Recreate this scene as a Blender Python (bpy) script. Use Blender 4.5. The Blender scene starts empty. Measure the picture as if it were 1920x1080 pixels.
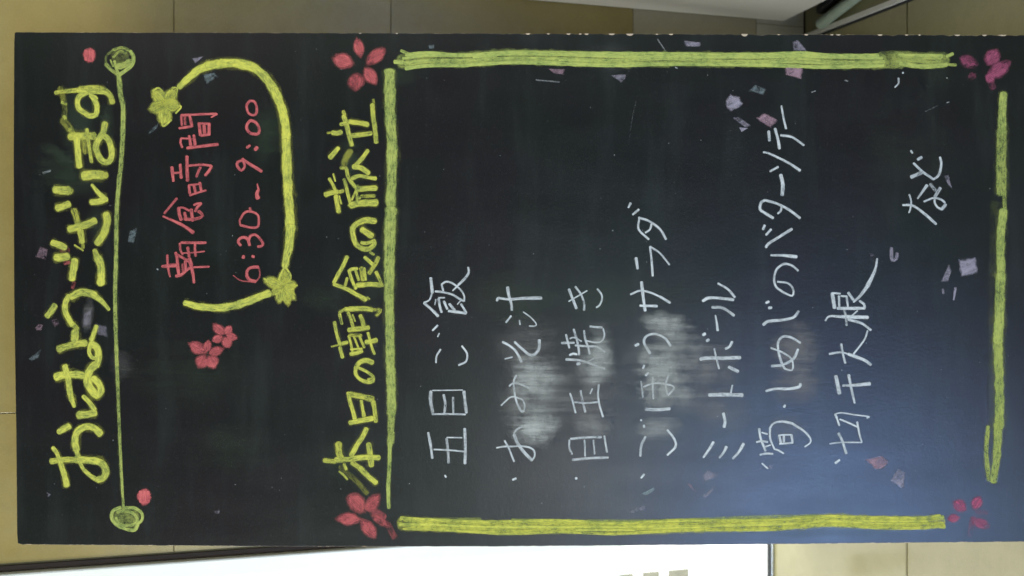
import bpy, math, random
from mathutils import Vector, Matrix, noise as mn
random.seed(7)
sc = bpy.context.scene
col = sc.collection

# ------------------------------------------------------------------ frame of reference
# The board leans back; real "up" is the left of the picture, real right is its top.
TILT = math.radians(15.5)
PX = 0.0005                                   # metres on the board per pixel of the photograph
UP = Vector((0, math.sin(TILT), math.cos(TILT)))
NRM = Vector((0, -math.cos(TILT), math.sin(TILT)))
RT = Vector((1, 0, 0))
CB = Vector((0, 0, 0.497))                    # middle of the board face
DIST = 0.9
CAM = CB + NRM * DIST
FPX = DIST / PX
WALL_Y = 0.294

def ray(x, y):
    return (-NRM * FPX + UP * (960 - x) + RT * (540 - y)).normalized()
def on_y(x, y, Y):
    d = ray(x, y); return CAM + d * ((Y - CAM.y) / d.y)
def on_z(x, y, Z):
    d = ray(x, y); return CAM + d * ((Z - CAM.z) / d.z)
def on_x(x, y, X):
    d = ray(x, y); return CAM + d * ((X - CAM.x) / d.x)

# ------------------------------------------------------------------ camera
cd = bpy.data.cameras.new('camera')
cam = bpy.data.objects.new('camera', cd); col.objects.link(cam)
cd.sensor_width = 36; cd.lens = 36 * FPX / 1920
cd.clip_start = 0.02; cd.clip_end = 100
m3 = Matrix((-UP, RT, NRM)).transposed()
cam.matrix_world = Matrix.Translation(CAM) @ m3.to_4x4()
cd.dof.use_dof = True; cd.dof.focus_distance = DIST + .06; cd.dof.aperture_fstop = 4.0
sc.camera = cam

# ------------------------------------------------------------------ world, lamps, exposure
w = bpy.data.worlds.new('World'); sc.world = w; w.use_nodes = True
w.node_tree.nodes['Background'].inputs[0].default_value = (0.80, 0.84, 0.78, 1)
w.node_tree.nodes['Background'].inputs[1].default_value = 0.075
def area(name, loc, target, sx, sy, power, colr):
    l = bpy.data.lights.new(name, 'AREA'); l.shape = 'RECTANGLE'; l.size = sx; l.size_y = sy
    l.energy = power; l.color = colr
    o = bpy.data.objects.new(name, l); col.objects.link(o)
    o.location = loc
    o.rotation_euler = (Vector(target) - Vector(loc)).to_track_quat('-Z', 'Y').to_euler()
    return o
area('left_key_light', (-2.3, -1.5, 1.75), (0.0, 0.1, 0.5), 0.7, 0.9, 92, (1.0, 0.98, 0.88))  # added key lamp far to the left, kept clear of the board's sheen
area('window_light', (-1.0, -2.9, 0.14), (0.0, 0.0, 0.4), 0.9, 0.55, 50, (0.32, 0.52, 1.0))
area('side_light', (-0.75, -2.9, 0.95), (0.0, 0.0, 0.4), 0.55, 0.5, 11, (0.93, 1.0, 0.92))
area('doorway_light', (-0.95, 0.13, 0.32), (0.3, 0.2, 0.25), 0.3, 0.55, 4.6, (1.0, 1.0, 0.96))
sc.view_settings.view_transform = 'Standard'
sc.view_settings.look = 'None'
sc.view_settings.exposure = 0.0
sc.view_settings.gamma = 1.0
sc.cycles.transparent_max_bounces = 40

# ------------------------------------------------------------------ helpers
def tag(o, label=None, cat=None, group=None, kind=None):
    if label: o['label'] = label
    if cat: o['category'] = cat
    if group: o['group'] = group
    if kind: o['kind'] = kind
    return o
def empty(name, loc):
    o = bpy.data.objects.new(name, None); col.objects.link(o); o.location = loc
    o.empty_display_size = 0.05
    return o
def mesh_obj(name, verts, faces, mat, parent=None, smooth=False):
    me = bpy.data.meshes.new(name); me.from_pydata([tuple(v) for v in verts], [], faces); me.update()
    if mat: me.materials.append(mat)
    if smooth:
        for p in me.polygons: p.use_smooth = True
    o = bpy.data.objects.new(name, me); col.objects.link(o)
    if parent:
        o.parent = parent
        o.matrix_parent_inverse = Matrix.Translation(parent.location).inverted()
    return o
def box(name, a, b, mat, parent=None, bev=0.0):
    x0, y0, z0 = [min(a[i], b[i]) for i in range(3)]; x1, y1, z1 = [max(a[i], b[i]) for i in range(3)]
    c = Vector(((x0+x1)/2, (y0+y1)/2, (z0+z1)/2))
    v = [(x, y, z) for x in (x0, x1) for y in (y0, y1) for z in (z0, z1)]
    f = [(0,1,3,2), (4,6,7,5), (0,4,5,1), (2,3,7,6), (0,2,6,4), (1,5,7,3)]
    o = mesh_obj(name, v, f, mat, parent)
    if bev:
        md = o.modifiers.new('bevel', 'BEVEL'); md.width = bev; md.segments = 2
    return o
def tube(name, p0, p1, r, mat, parent=None, n=20):
    p0 = Vector(p0); p1 = Vector(p1); d = (p1-p0).normalized()
    a = d.orthogonal().normalized(); b = d.cross(a)
    vs = []; fs = []
    rings = [(p0, r*.8), (p0+d*r*.25, r), (p1-d*r*.25, r), (p1, r*.8)]
    for c, rr in rings:
        for k in range(n):
            t = 2*math.pi*k/n; vs.append(c + a*rr*math.cos(t) + b*rr*math.sin(t))
    for j in range(3):
        for k in range(n):
            fs.append((j*n+k, j*n+(k+1)%n, (j+1)*n+(k+1)%n, (j+1)*n+k))
    fs.append(tuple(reversed(range(n)))); fs.append(tuple(range(3*n, 4*n)))
    return mesh_obj(name, vs, fs, mat, parent, True)

class NT:
    def __init__(s, name):
        s.m = bpy.data.materials.new(name); s.m.use_nodes = True
        s.t = s.m.node_tree; s.n = s.t.nodes; s.l = s.t.links
        s.b = s.n['Principled BSDF']
    def node(s, typ, **kw):
        nd = s.n.new(typ)
        for k, v in kw.items():
            if isinstance(k, str) and hasattr(nd, k): setattr(nd, k, v)
        return nd
    def link(s, a, b): s.l.new(a, b)
    def noise(s, vec, scale, detail=3, rough=.5):
        nd = s.n.new('ShaderNodeTexNoise'); nd.inputs['Scale'].default_value = scale
        nd.inputs['Detail'].default_value = detail; nd.inputs['Roughness'].default_value = rough
        if vec is not None: s.link(vec, nd.inputs['Vector'])
        return nd.outputs[0]
    def math(s, op, a, b=None, c=None, clamp=False):
        nd = s.n.new('ShaderNodeMath'); nd.operation = op; nd.use_clamp = clamp
        for i, v in enumerate((a, b, c)):
            if v is None: continue
            if isinstance(v, (int, float)): nd.inputs[i].default_value = v
            else: s.link(v, nd.inputs[i])
        return nd.outputs[0]
    def maprange(s, v, a, b, c, d, smooth=False):
        nd = s.n.new('ShaderNodeMapRange')
        if smooth: nd.interpolation_type = 'SMOOTHSTEP'
        s.link(v, nd.inputs[0])
        for i, q in enumerate((a, b, c, d)): nd.inputs[i+1].default_value = q
        return nd.outputs[0]
    def mix(s, f, a, b):
        nd = s.n.new('ShaderNodeMix'); nd.data_type = 'RGBA'
        if isinstance(f, (int, float)): nd.inputs[0].default_value = f
        else: s.link(f, nd.inputs[0])
        for i, v in ((6, a), (7, b)):
            if isinstance(v, tuple): nd.inputs[i].default_value = (*v, 1)
            else: s.link(v, nd.inputs[i])
        return nd.outputs[2]
    def scaled(s, vec, sc3):
        nd = s.n.new('ShaderNodeMapping'); s.link(vec, nd.inputs[0])
        nd.inputs['Scale'].default_value = sc3
        return nd.outputs[0]
    def bump(s, h, strength, dist):
        nd = s.n.new('ShaderNodeBump'); nd.inputs['Strength'].default_value = strength
        nd.inputs['Distance'].default_value = dist; s.link(h, nd.inputs['Height'])
        s.link(nd.outputs[0], s.b.inputs['Normal'])
    def coord(s, which='Object'):
        return s.n.new('ShaderNodeTexCoord').outputs[which]
    def rnd(s):
        return s.n.new('ShaderNodeObjectInfo').outputs['Random']

# --- painted chalkboard: near black, finely grained, a little glossy, with old chalk wiped into it
def mat_board():
    t = NT('chalkboard_paint'); P = t.coord('Object')
    big = t.noise(P, 5, 4, .6); mid = t.noise(t.scaled(P, (30, 8, 8)), 1, 4, .6)
    fine = t.noise(P, 900, 2, .7); g2 = t.noise(P, 330, 2, .6)
    wipe = t.noise(t.scaled(P, (4, 22, 22)), 1.3, 5, .62)
    c = t.mix(t.maprange(big, .35, .65, 0, 1, True), (.0068, .0055, .0068), (.0038, .0082, .0055))
    c = t.mix(t.maprange(wipe, .46, .74, 0, .7, True), c, (.016, .022, .020))
    c = t.mix(t.maprange(fine, .35, .75, 0, .4), c, (.026, .026, .028))
    c = t.mix(t.maprange(g2, .6, .75, 0, .25), c, (.045, .048, .05))
    t.link(c, t.b.inputs['Base Color'])
    r = t.maprange(mid, .3, .7,   .29, .35); t.link(r, t.b.inputs['Roughness'])
    t.b.inputs['Specular IOR Level'].default_value = .42
    t.bump(t.math('ADD', fine, g2), .18, .0004)
    return t.m
def mat_edge():
    t = NT('board_edge'); P = t.coord('Object')
    n = t.noise(P, 120, 3, .6)
    c = t.mix(t.maprange(n, .52, .66, 0, 1), (.03, .028, .028), (.45, .36, .26))
    t.link(c, t.b.inputs['Base Color']); t.b.inputs['Roughness'].default_value = .7
    return t.m
# --- chalk: grain and streaks follow the stroke, the rim crumbles
def mat_chalk(name, c1, c2, grain=.55):
    t = NT(name)
    uv = t.n.new('ShaderNodeUVMap').outputs[0]
    sp = t.n.new('ShaderNodeSeparateXYZ'); t.link(uv, sp.inputs[0]); v = sp.outputs[1]
    a1 = t.n.new('ShaderNodeAttribute'); a1.attribute_name = 'dens'; dens = a1.outputs['Fac']
    a2 = t.n.new('ShaderNodeAttribute'); a2.attribute_name = 'edge'; e = a2.outputs['Fac']
    a3 = t.n.new('ShaderNodeAttribute'); a3.attribute_name = 'halfw'; hw = a3.outputs['Fac']
    P = t.coord('Object')
    # streak coordinates: along (u), across in real pixels (v * half width)
    cmb = t.n.new('ShaderNodeCombineXYZ')
    t.link(t.math('MULTIPLY', sp.outputs[0], .09), cmb.inputs[0])
    t.link(t.math('MULTIPLY', t.math('MULTIPLY', v, hw), .75), cmb.inputs[1])
    a4 = t.n.new('ShaderNodeAttribute'); a4.attribute_name = 'seed'; t.link(a4.outputs['Fac'], cmb.inputs[2])
    streak = t.noise(cmb.outputs[0], 1.0, 3, .6)
    fine = t.noise(P, 780, 2, .65); med = t.noise(P, 170, 3, .6)
    pit = t.noise(P, 420, 2, .6)
    e1 = t.math('SUBTRACT', 1.0, e); e1 = t.math('MAXIMUM', e1, 0.0)
    d = t.math('SQRT', t.math('ADD', t.math('MULTIPLY', v, v), t.math('MULTIPLY', e1, e1)))
    d = t.math('ADD', d, t.math('MULTIPLY', t.math('SUBTRACT', med, .5), .55))
    d = t.math('ADD', d, t.math('MULTIPLY', t.math('SUBTRACT', streak, .5), .45))
    mask = t.maprange(d, .66, 1.0, 1, 0, True)
    k = t.math('ADD', dens, t.math('MULTIPLY', t.math('SUBTRACT', streak, .54), 1.25))
    big = t.noise(P, 45, 2, .5); k = t.math('ADD', k, t.math('MULTIPLY', t.math('SUBTRACT', big, .48), .7))
    k = t.math('ADD', k, t.math('MULTIPLY', t.math('SUBTRACT', fine, .5), grain))
    k = t.math('ADD', k, t.math('MULTIPLY', t.math('SUBTRACT', pit, .5), grain*.6))
    k = t.math('ADD', k, t.math('MULTIPLY', t.math('SUBTRACT', med, .5), .85), None, True)
    # faint marks keep a low ceiling
    k = t.math('MINIMUM', k, t.math('MULTIPLY', dens, 1.15))
    al = t.math('MULTIPLY', k, mask, None, True)
    t.link(al, t.b.inputs['Alpha'])
    c = t.mix(t.maprange(t.math('ADD', t.math('ADD', streak, t.math('MULTIPLY', med, .4)), t.math('MULTIPLY', big, .5)), .70, 1.15, 0, 1), c2, c1)
    t.link(c, t.b.inputs['Base Color'])
    t.b.inputs['Roughness'].default_value = .95
    t.b.inputs['Specular IOR Level'].default_value = .1
    t.bump(t.math('ADD', fine, streak), .35, .0003)
    return t.m
# --- rubbed cloud of old chalk with the weave of the cloth in it
def mat_smudge(name, c):
    t = NT(name)
    uv = t.n.new('ShaderNodeUVMap').outputs[0]
    sp = t.n.new('ShaderNodeSeparateXYZ'); t.link(uv, sp.inputs[0]); v = sp.outputs[1]
    a1 = t.n.new('ShaderNodeAttribute'); a1.attribute_name = 'dens'; dens = a1.outputs['Fac']
    P = t.coord('Object')
    n1 = t.noise(P, 28, 4, .6); n2 = t.noise(P, 90, 3, .6)
    st = t.noise(t.scaled(P, (520, 34, 34)), 1, 3, .7)       # streaks lie across the writing
    st2 = t.noise(t.scaled(P, (40, 420, 420)), 1, 3, .65)
    st3 = t.noise(t.scaled(P, (190, 14, 14)), 1, 3, .6)
    f = t.math('ADD', v, t.math('MULTIPLY', t.math('SUBTRACT', n1, .5), 1.5))
    f = t.math('ADD', f, t.math('MULTIPLY', t.math('SUBTRACT', n2, .5), .7))
    f = t.math('ADD', f, t.math('MULTIPLY', t.math('SUBTRACT', st3, .5), 1.1))
    m = t.maprange(f, -.15, 1.0, 1, 0, True)
    g = t.math('ADD', .72, t.math('ADD', t.math('MULTIPLY', t.math('SUBTRACT', st, .5), 1.2), t.math('MULTIPLY', t.math('SUBTRACT', st2, .5), .3)), None)
    g = t.math('MAXIMUM', g, .05)
    edge = t.maprange(v, .62, 1.0, 1, 0, True)
    al = t.math('MULTIPLY', t.math('MULTIPLY', t.math('MULTIPLY', m, edge), g), dens, None, True)
    t.link(al, t.b.inputs['Alpha']); t.b.inputs['Base Color'].default_value = (*c, 1)
    t.b.inputs['Roughness'].default_value = 1.0; t.b.inputs['Specular IOR Level'].default_value = .05
    return t.m
def mat_stone(name, c1, c2, rough=.25, bands=False):
    t = NT(name); P = t.coord('Object'); r = t.rnd()
    cm = t.n.new('ShaderNodeVectorMath'); cm.operation = 'ADD'; t.link(P, cm.inputs[0])
    cc = t.n.new('ShaderNodeCombineXYZ')
    t.link(t.math('MULTIPLY', r, 7), cc.inputs[0]); t.link(t.math('MULTIPLY', r, 3), cc.inputs[2])
    t.link(cc.outputs[0], cm.inputs[1]); V = cm.outputs[0]
    n1 = t.noise(V, 9, 5, .65); n2 = t.noise(V, 60, 4, .6); n3 = t.noise(V, 600, 2, .6)
    c = t.mix(t.maprange(n1, .3, .7, 0, 1, True), c1, c2)
    c = t.mix(t.maprange(n2, .45, .75, 0, .22, True), c, tuple(x*.7 for x in c2))
    c = t.mix(t.maprange(n3, .5, .8, 0, .35), c, tuple(x*1.25 for x in c1))
    c = t.mix(t.maprange(r, 0, 1, 0, .35), c, tuple(x*.8 for x in c1))
    t.link(c, t.b.inputs['Base Color'])
    t.link(t.maprange(n2, .3, .7, rough*.85, rough*1.25), t.b.inputs['Roughness'])
    t.bump(n2, .05, .002)
    return t.m
def mat_plain(name, c, rough=.5, metal=0., noise_amt=.08, scale=40):
    t = NT(name); P = t.coord('Object'); n = t.noise(P, scale, 4, .6)
    cc = t.mix(t.maprange(n, .3, .7, 0, 1), tuple(x*(1-noise_amt) for x in c), tuple(min(1, x*(1+noise_amt)) for x in c))
    t.link(cc, t.b.inputs['Base Color']); t.b.inputs['Roughness'].default_value = rough
    t.b.inputs['Metallic'].default_value = metal
    t.bump(n, .06, .001)
    return t.m
def mat_lit(name, c, s):
    t = NT(name); P = t.coord('Object'); n = t.noise(P, 3, 2, .5)
    t.b.inputs['Base Color'].default_value = (*c, 1)
    t.link(t.mix(t.maprange(n, .3, .7, 0, 1), tuple(x*.96 for x in c), c), t.b.inputs['Emission Color'])
    t.b.inputs['Emission Strength'].default_value = s
    t.b.inputs['Roughness'].default_value = .2
    return t.m

M = {
 'board': mat_board(), 'edge': mat_edge(),
 'yellow': mat_chalk('yellow_chalk', (.64, .63, .10), (.30, .37, .10)),
 'green':  mat_chalk('yellow_green_chalk', (.46, .51, .13), (.26, .36, .11)),
 'red':    mat_chalk('red_chalk', (.60, .150, .145), (.44, .10, .115)),
 'rose':   mat_chalk('rose_chalk', (.50, .13, .22), (.36, .09, .17)),
 'white':  mat_chalk('white_chalk', (.66, .71, .72), (.52, .58, .60), .45),
 'lilac':  mat_chalk('lilac_chalk', (.46, .43, .52), (.36, .34, .42), .45),
 'pink':   mat_chalk('pink_chalk', (.48, .32, .38), (.38, .25, .31), .5),
 'teal':   mat_chalk('pale_teal_chalk', (.32, .40, .42), (.24, .32, .34), .5),
 'smudge': mat_smudge('rubbed_white_chalk', (.50, .53, .50)),
 'smudge2': mat_smudge('rubbed_warm_chalk', (.30, .295, .285)),
 'smudgeg': mat_smudge('rubbed_green_chalk', (.085, .13, .08)),
 'stone': mat_stone('tan_wall_stone', (.32, .255, .090), (.26, .203, .064), .20),
 'stone2': mat_stone('wall_stone_reflected_light', (.42, .38, .26), (.36, .33, .22), .22),  # light reflected in the polished lower wall, put into a lighter colour
 'stone3': mat_stone('skirting_stone_reflected_light', (.50, .48, .40), (.44, .42, .35), .22),  # lowest course paler still, its bright reflection painted into the stone
 'floor': mat_stone('beige_floor_stone', (.29, .268, .145), (.24, .22, .115), .16),
 'grout': mat_plain('dark_grout', (.06, .052, .03), .9),
 'grout2': mat_plain('tan_joint', (.20, .16, .07), .9),
 'frame': mat_plain('white_door_frame', (.80, .83, .76), .35, 0, .02),
 'shadowgap': mat_plain('gap_shade_brown', (.075, .045, .022), .7),  # dark brown stands for shade, not a material of its own
 'glass': mat_lit('sunlit_frosted_glass', (1.0, 1.0, .965), .93),
 'sticker': mat_plain('beige_sticker', (.30, .29, .22), .5, 0, .12, 60),
 'core': mat_plain('pale_board_core', (.50, .41, .30), .85, 0, .2, 300),
 'chrome': mat_plain('brushed_aluminium', (.80, .84, .88), .22, 1., .03, 200),
 'dark': mat_plain('dark_rubber', (.022, .024, .026), .6),
 'counter': mat_plain('pale_grey_laminate', (.74, .72, .65), .35, 0, .03, 6),
 'pipe': mat_plain('pale_green_plastic', (.36, .45, .37), .35, 0, .04),
 'alu': mat_plain('white_metal_strip', (.72, .71, .66), .4, .2, .04),
 'wood': mat_plain('black_stained_wood', (.03, .026, .023), .6, 0, .2, 30),
}

# ------------------------------------------------------------------ the floor and wall
floor = box('floor', (-1.6, -3.6, -0.06), (1.6, 1.2, -0.008), M['grout']); tag(floor, kind='structure')
fy = on_z(1700, 1040, 0).y
YD = on_z(1446, 1050, .002).y
ys = [fy - .30*k for k in range(8, 0, -1)] + [fy, WALL_Y - .001]
xs = [-1.25, -.65, -.05, .55, 1.15]
g = .0011
for i in range(len(xs)-1):
    for j in range(len(ys)-1):
        y1 = YD - .0046 if (j == len(ys)-2 and xs[i+1] < 0) else ys[j+1]-g
        o = box('floor_tile', (xs[i]+g, ys[j]+g, -.008), (xs[i+1]-g, y1, 0), M['floor'], floor, .0012)
# door opening on the real left: the edge of the stone wall
XD = on_y(480, 1028, WALL_Y).x
zc = [0.0, on_y(1418, 50, WALL_Y).z, on_y(1187, 50, WALL_Y).z, on_y(733, 50, WALL_Y).z, on_y(326, 50, WALL_Y).z]
zc.append(zc[-1] + (zc[-1]-zc[-2])); zc.append(zc[-1] + .25); zc.append(zc[-1] + .25)
wall = box('wall', (XD, WALL_Y+.0016, 0), (1.4, WALL_Y+.12, 1.75), M['grout2']); tag(wall, kind='structure')
xj = on_y(10, 775, WALL_Y).x
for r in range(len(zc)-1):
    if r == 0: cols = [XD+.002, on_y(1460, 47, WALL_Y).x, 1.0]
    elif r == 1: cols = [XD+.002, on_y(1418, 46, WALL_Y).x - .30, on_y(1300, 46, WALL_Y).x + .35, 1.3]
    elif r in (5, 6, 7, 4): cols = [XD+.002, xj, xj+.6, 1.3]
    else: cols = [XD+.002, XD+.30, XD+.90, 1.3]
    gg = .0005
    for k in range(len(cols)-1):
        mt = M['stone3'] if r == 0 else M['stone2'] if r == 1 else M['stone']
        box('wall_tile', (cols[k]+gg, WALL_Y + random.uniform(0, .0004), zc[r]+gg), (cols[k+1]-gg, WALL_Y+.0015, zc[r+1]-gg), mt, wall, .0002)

# ------------------------------------------------------------------ the bright glass door
door = empty('glass_door', (XD-.4, YD, 0))
tag(door, 'white framed glass door glowing with daylight beside the stone wall', 'door')
zr = .002
box('gap_shade', (XD-.0065, WALL_Y-.0005, 0), (XD, YD+.05, 1.75), M['shadowgap'], door)  # solid strip painting the shadow in the gap between wall and frame
fw = .0225
box('door_frame', (XD-.0065-fw, WALL_Y-.010, 0), (XD-.0067, YD+.05, 1.75), M['frame'], door, .002)
zg = on_y(1438, 1050, YD+.004).z
box('glass_pane', (XD-1.0, YD+.004, zg), (XD-.0068-fw, YD+.012, 1.75), M['glass'], door)
box('bottom_gap', (XD-1.0, YD-.001, .0034), (XD-.0068-fw, YD+.02, zg-.0003), M['dark'], door)
box('bottom_rail', (XD-1.0, YD-.004, 0), (XD-.0068-fw, YD+.02, .0032), M['chrome'], door, .0006)
for (xa, xb, ya, yb) in ((1205, 1236, 1074, 1110), (1253, 1291, 1070, 1110), (1160, 1187, 1078, 1110)):
    p = on_y(xa, ya, YD+.003); q = on_y(xb, yb, YD+.003)
    s_ = box('sticker', (p.x, YD+.0025, p.z), (q.x, YD+.0038, q.z), M['sticker'], door)

# ------------------------------------------------------------------ things on the real right
pc = on_y(1470, 40, WALL_Y-.002); XC = pc.x
ctr = empty('counter', (XC+.3, 0, 0))
tag(ctr, 'pale grey laminate counter standing against the stone wall', 'counter')
yb = on_x(1640, -40, XC)
box('side_panel', (XC, -.35, pc.z), (XC+.02, WALL_Y-.002, 1.15), M['counter'], ctr, .0015)
box('body', (XC+.0205, -.33, pc.z+.01), (XC+.6, WALL_Y-.004, 1.12), M['counter'], ctr, .0015)
box('worktop', (XC-.01, -.37, 1.1505), (XC+.62, WALL_Y-.002, 1.18), M['frame'], ctr, .003)
for (lx, ly) in ((.06, -.28), (.54, -.28), (.06, .24), (.54, .24)):
    tube('leg', (XC+lx, ly, 0), (XC+lx, ly, pc.z+.012), .014, M['dark'], ctr)
r_ = .0075
a = on_z(1537, 46, r_); b = on_z(1597, 0, r_); d = (b-a)
pp = tube('plastic_pipe', a, a + d.normalized()*.55, r_, M['pipe'])
tag(pp, 'pale green plastic pipe lying on the floor under the counter', 'pipe')
a = on_z(1560, 8, .01); b = on_z(1590, -18, .01); dd = (b-a).normalized(); nn = Vector((-dd.y, dd.x, 0))
vs = []
for q, z in ((0, 0), (0, .02), (1, 0), (1, .02)):
    pass
q0 = on_z(1545, 28, 0); q1 = on_z(1577, 0, 0)
dd = (q1-q0).normalized(); nn = Vector((dd.y, -dd.x, 0)) * -1
base = [q0, q0+dd*.20, q0+dd*.20+nn*.016, q0+nn*.010]
vs = [Vector((p.x, p.y, 0.0)) for p in base] + [Vector((p.x, p.y, .012)) for p in base]
blk = mesh_obj('rubber_wedge', vs, [(3,2,1,0), (4,5,6,7), (0,1,5,4), (1,2,6,5), (2,3,7,6), (3,0,4,7)], M['dark'])
md = blk.modifiers.new('bevel', 'BEVEL'); md.width = .002; md.segments = 2
tag(blk, 'black rubber wedge on the floor beside the pale pipe', 'wedge')
# pale metal strip running across the floor
q0 = on_z(1520, 70, 0); q1 = on_z(1697, 1, 0); d = (q1-q0).normalized(); nn = Vector((-d.y, d.x, 0))
if nn.x < 0: nn = -nn
st = empty('floor_strip', q0)
tag(st, 'pale metal strip with a dark edge crossing the floor tiles', 'floor strip')
def slab(name, off0, off1, h, mat):
    A = q0 - d*.02; B = q0 + d*.9
    P = [A+nn*off0, B+nn*off0, B+nn*off1, A+nn*off1]
    v = [Vector((p.x, p.y, .0002)) for p in P] + [Vector((p.x, p.y, h)) for p in P]
    f = [(3,2,1,0), (4,5,6,7), (0,1,5,4), (1,2,6,5), (2,3,7,6), (3,0,4,7)]
    o = mesh_obj(name, v, f, mat, st)
    return o
slab('metal_face', .0006, .0062, .0030, M['alu'])
slab('dark_edge', -.0036, -.0012, .0012, M['dark'])
slab('inner_lip', -.0010, .0004, .0020, M['chrome'])

# ------------------------------------------------------------------ the board
board = empty('menu_board', (0, CB.y - .14, 0))
tag(board, 'black chalkboard sign leaning back, covered in coloured chalk Japanese writing and blossoms', 'chalkboard')
BROT = Matrix((RT, UP, NRM)).transposed().to_4x4()     # local x = real right, y = up the board, z = out of its face
BM = Matrix.Translation(CB) @ BROT
def place(o):
    o.parent = board
    o.matrix_parent_inverse = Matrix.Identity(4)
    o.matrix_basis = Matrix.Translation(-board.location) @ BM
def loc(x, y, z=0.0):                                   # picture pixel -> board local
    return Vector(((540 - y)*PX, (960 - x)*PX, z))
def outline():
    pts = []
    X0, X1 = 26, 1978
    def lerp(tab, t):
        for (a, va), (b, vb) in zip(tab, tab[1:]):
            if t <= b: return va + (vb-va)*(t-a)/(b-a)
        return tab[-1][1]
    top = [(0, 60), (400, 61), (900, 62.5), (1400, 64), (2000, 66)]
    bot = [(0, 1021), (500, 1024.5), (900, 1025), (1300, 1022), (2000, 1015)]
    rr = random.Random(3)
    x = X0 + 3
    while x < X1 - 3:
        y = lerp(top, x) + rr.uniform(-.3, .3)
        if x > 900 and rr.random() < .30: y += rr.uniform(.4, 1.9)
        pts.append((x, y)); x += rr.uniform(5, 11)
    pts += [(X1, 69), (X1, 540), (X1, 1012)]
    x = X1 - 3
    while x > X0 + 9:
        pts.append((x, lerp(bot, x) + rr.uniform(-.3, .3))); x -= rr.uniform(8, 18)
    pts += [(33, 1019), (31.5, 1000), (30, 820), (26, 560), (25, 300), (26, 80), (27, 62)]
    return pts
ol = outline(); n = len(ol); TH = .009
vs = []; fs = []
def inset(x, y, k):
    return (x + (k if x < 40 else (-k if x > 1970 else 0)), y + (k if y < 80 else (-k if y > 1000 else 0)))
for x, y in ol: vs.append(loc(*inset(x, y, .8), 0))
for x, y in ol: vs.append(loc(x, y, -.0006))
for x, y in ol: vs.append(loc(x, y, -TH))
fs.append(tuple(reversed(range(n)))); fs.append(tuple(range(2*n, 3*n)))
for k in range(n):
    k2 = (k+1) % n
    fs.append((k, k2, n+k2, n+k)); fs.append((n+k, n+k2, 2*n+k2, 2*n+k))
bp = mesh_obj('board_panel', vs, fs, M['board']); bp.data.materials.append(M['edge'])
for i, p in enumerate(bp.data.polygons):
    if i >= 2: p.material_index = 1
import bmesh
bm_ = bmesh.new(); bm_.from_mesh(bp.data); bmesh.ops.recalc_face_normals(bm_, faces=bm_.faces); bm_.to_mesh(bp.data); bm_.free()
place(bp)
# rear prop that holds it up: two struts, a cross bar and a hinge
def strut(name, a, b, wd, th, mat):
    a = Vector(a); b = Vector(b); d = (b-a).normalized(); s = RT; u = d.cross(s).normalized()
    if abs(d.dot(s)) > .9: s = Vector((0, 0, 1)); u = d.cross(s).normalized()
    v = []
    for p in (a, b):
        for i, j in ((-1,-1), (1,-1), (1,1), (-1,1)): v.append(p + s*i*wd/2 + u*j*th/2)
    return mesh_obj(name, v, [(3,2,1,0), (4,5,6,7), (0,1,5,4), (1,2,6,5), (2,3,7,6), (3,0,4,7)], mat, board)
top_pt = CB + UP*.40 - NRM*(TH+.012)
for sx in (-.17, .17):
    strut('back_strut', (sx, top_pt.y+.004, top_pt.z), (sx, WALL_Y-.03, .001), .022, .014, M['wood'])
strut('cross_bar', (-.17, WALL_Y-.06, .13), (.17, WALL_Y-.06, .13), .02, .012, M['wood'])
for sx in (-.17, .17):
    strut('hinge', (sx-.012, top_pt.y-.006, top_pt.z+.002), (sx+.012, top_pt.y-.006, top_pt.z+.002), .03, .004, M['chrome'])

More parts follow.
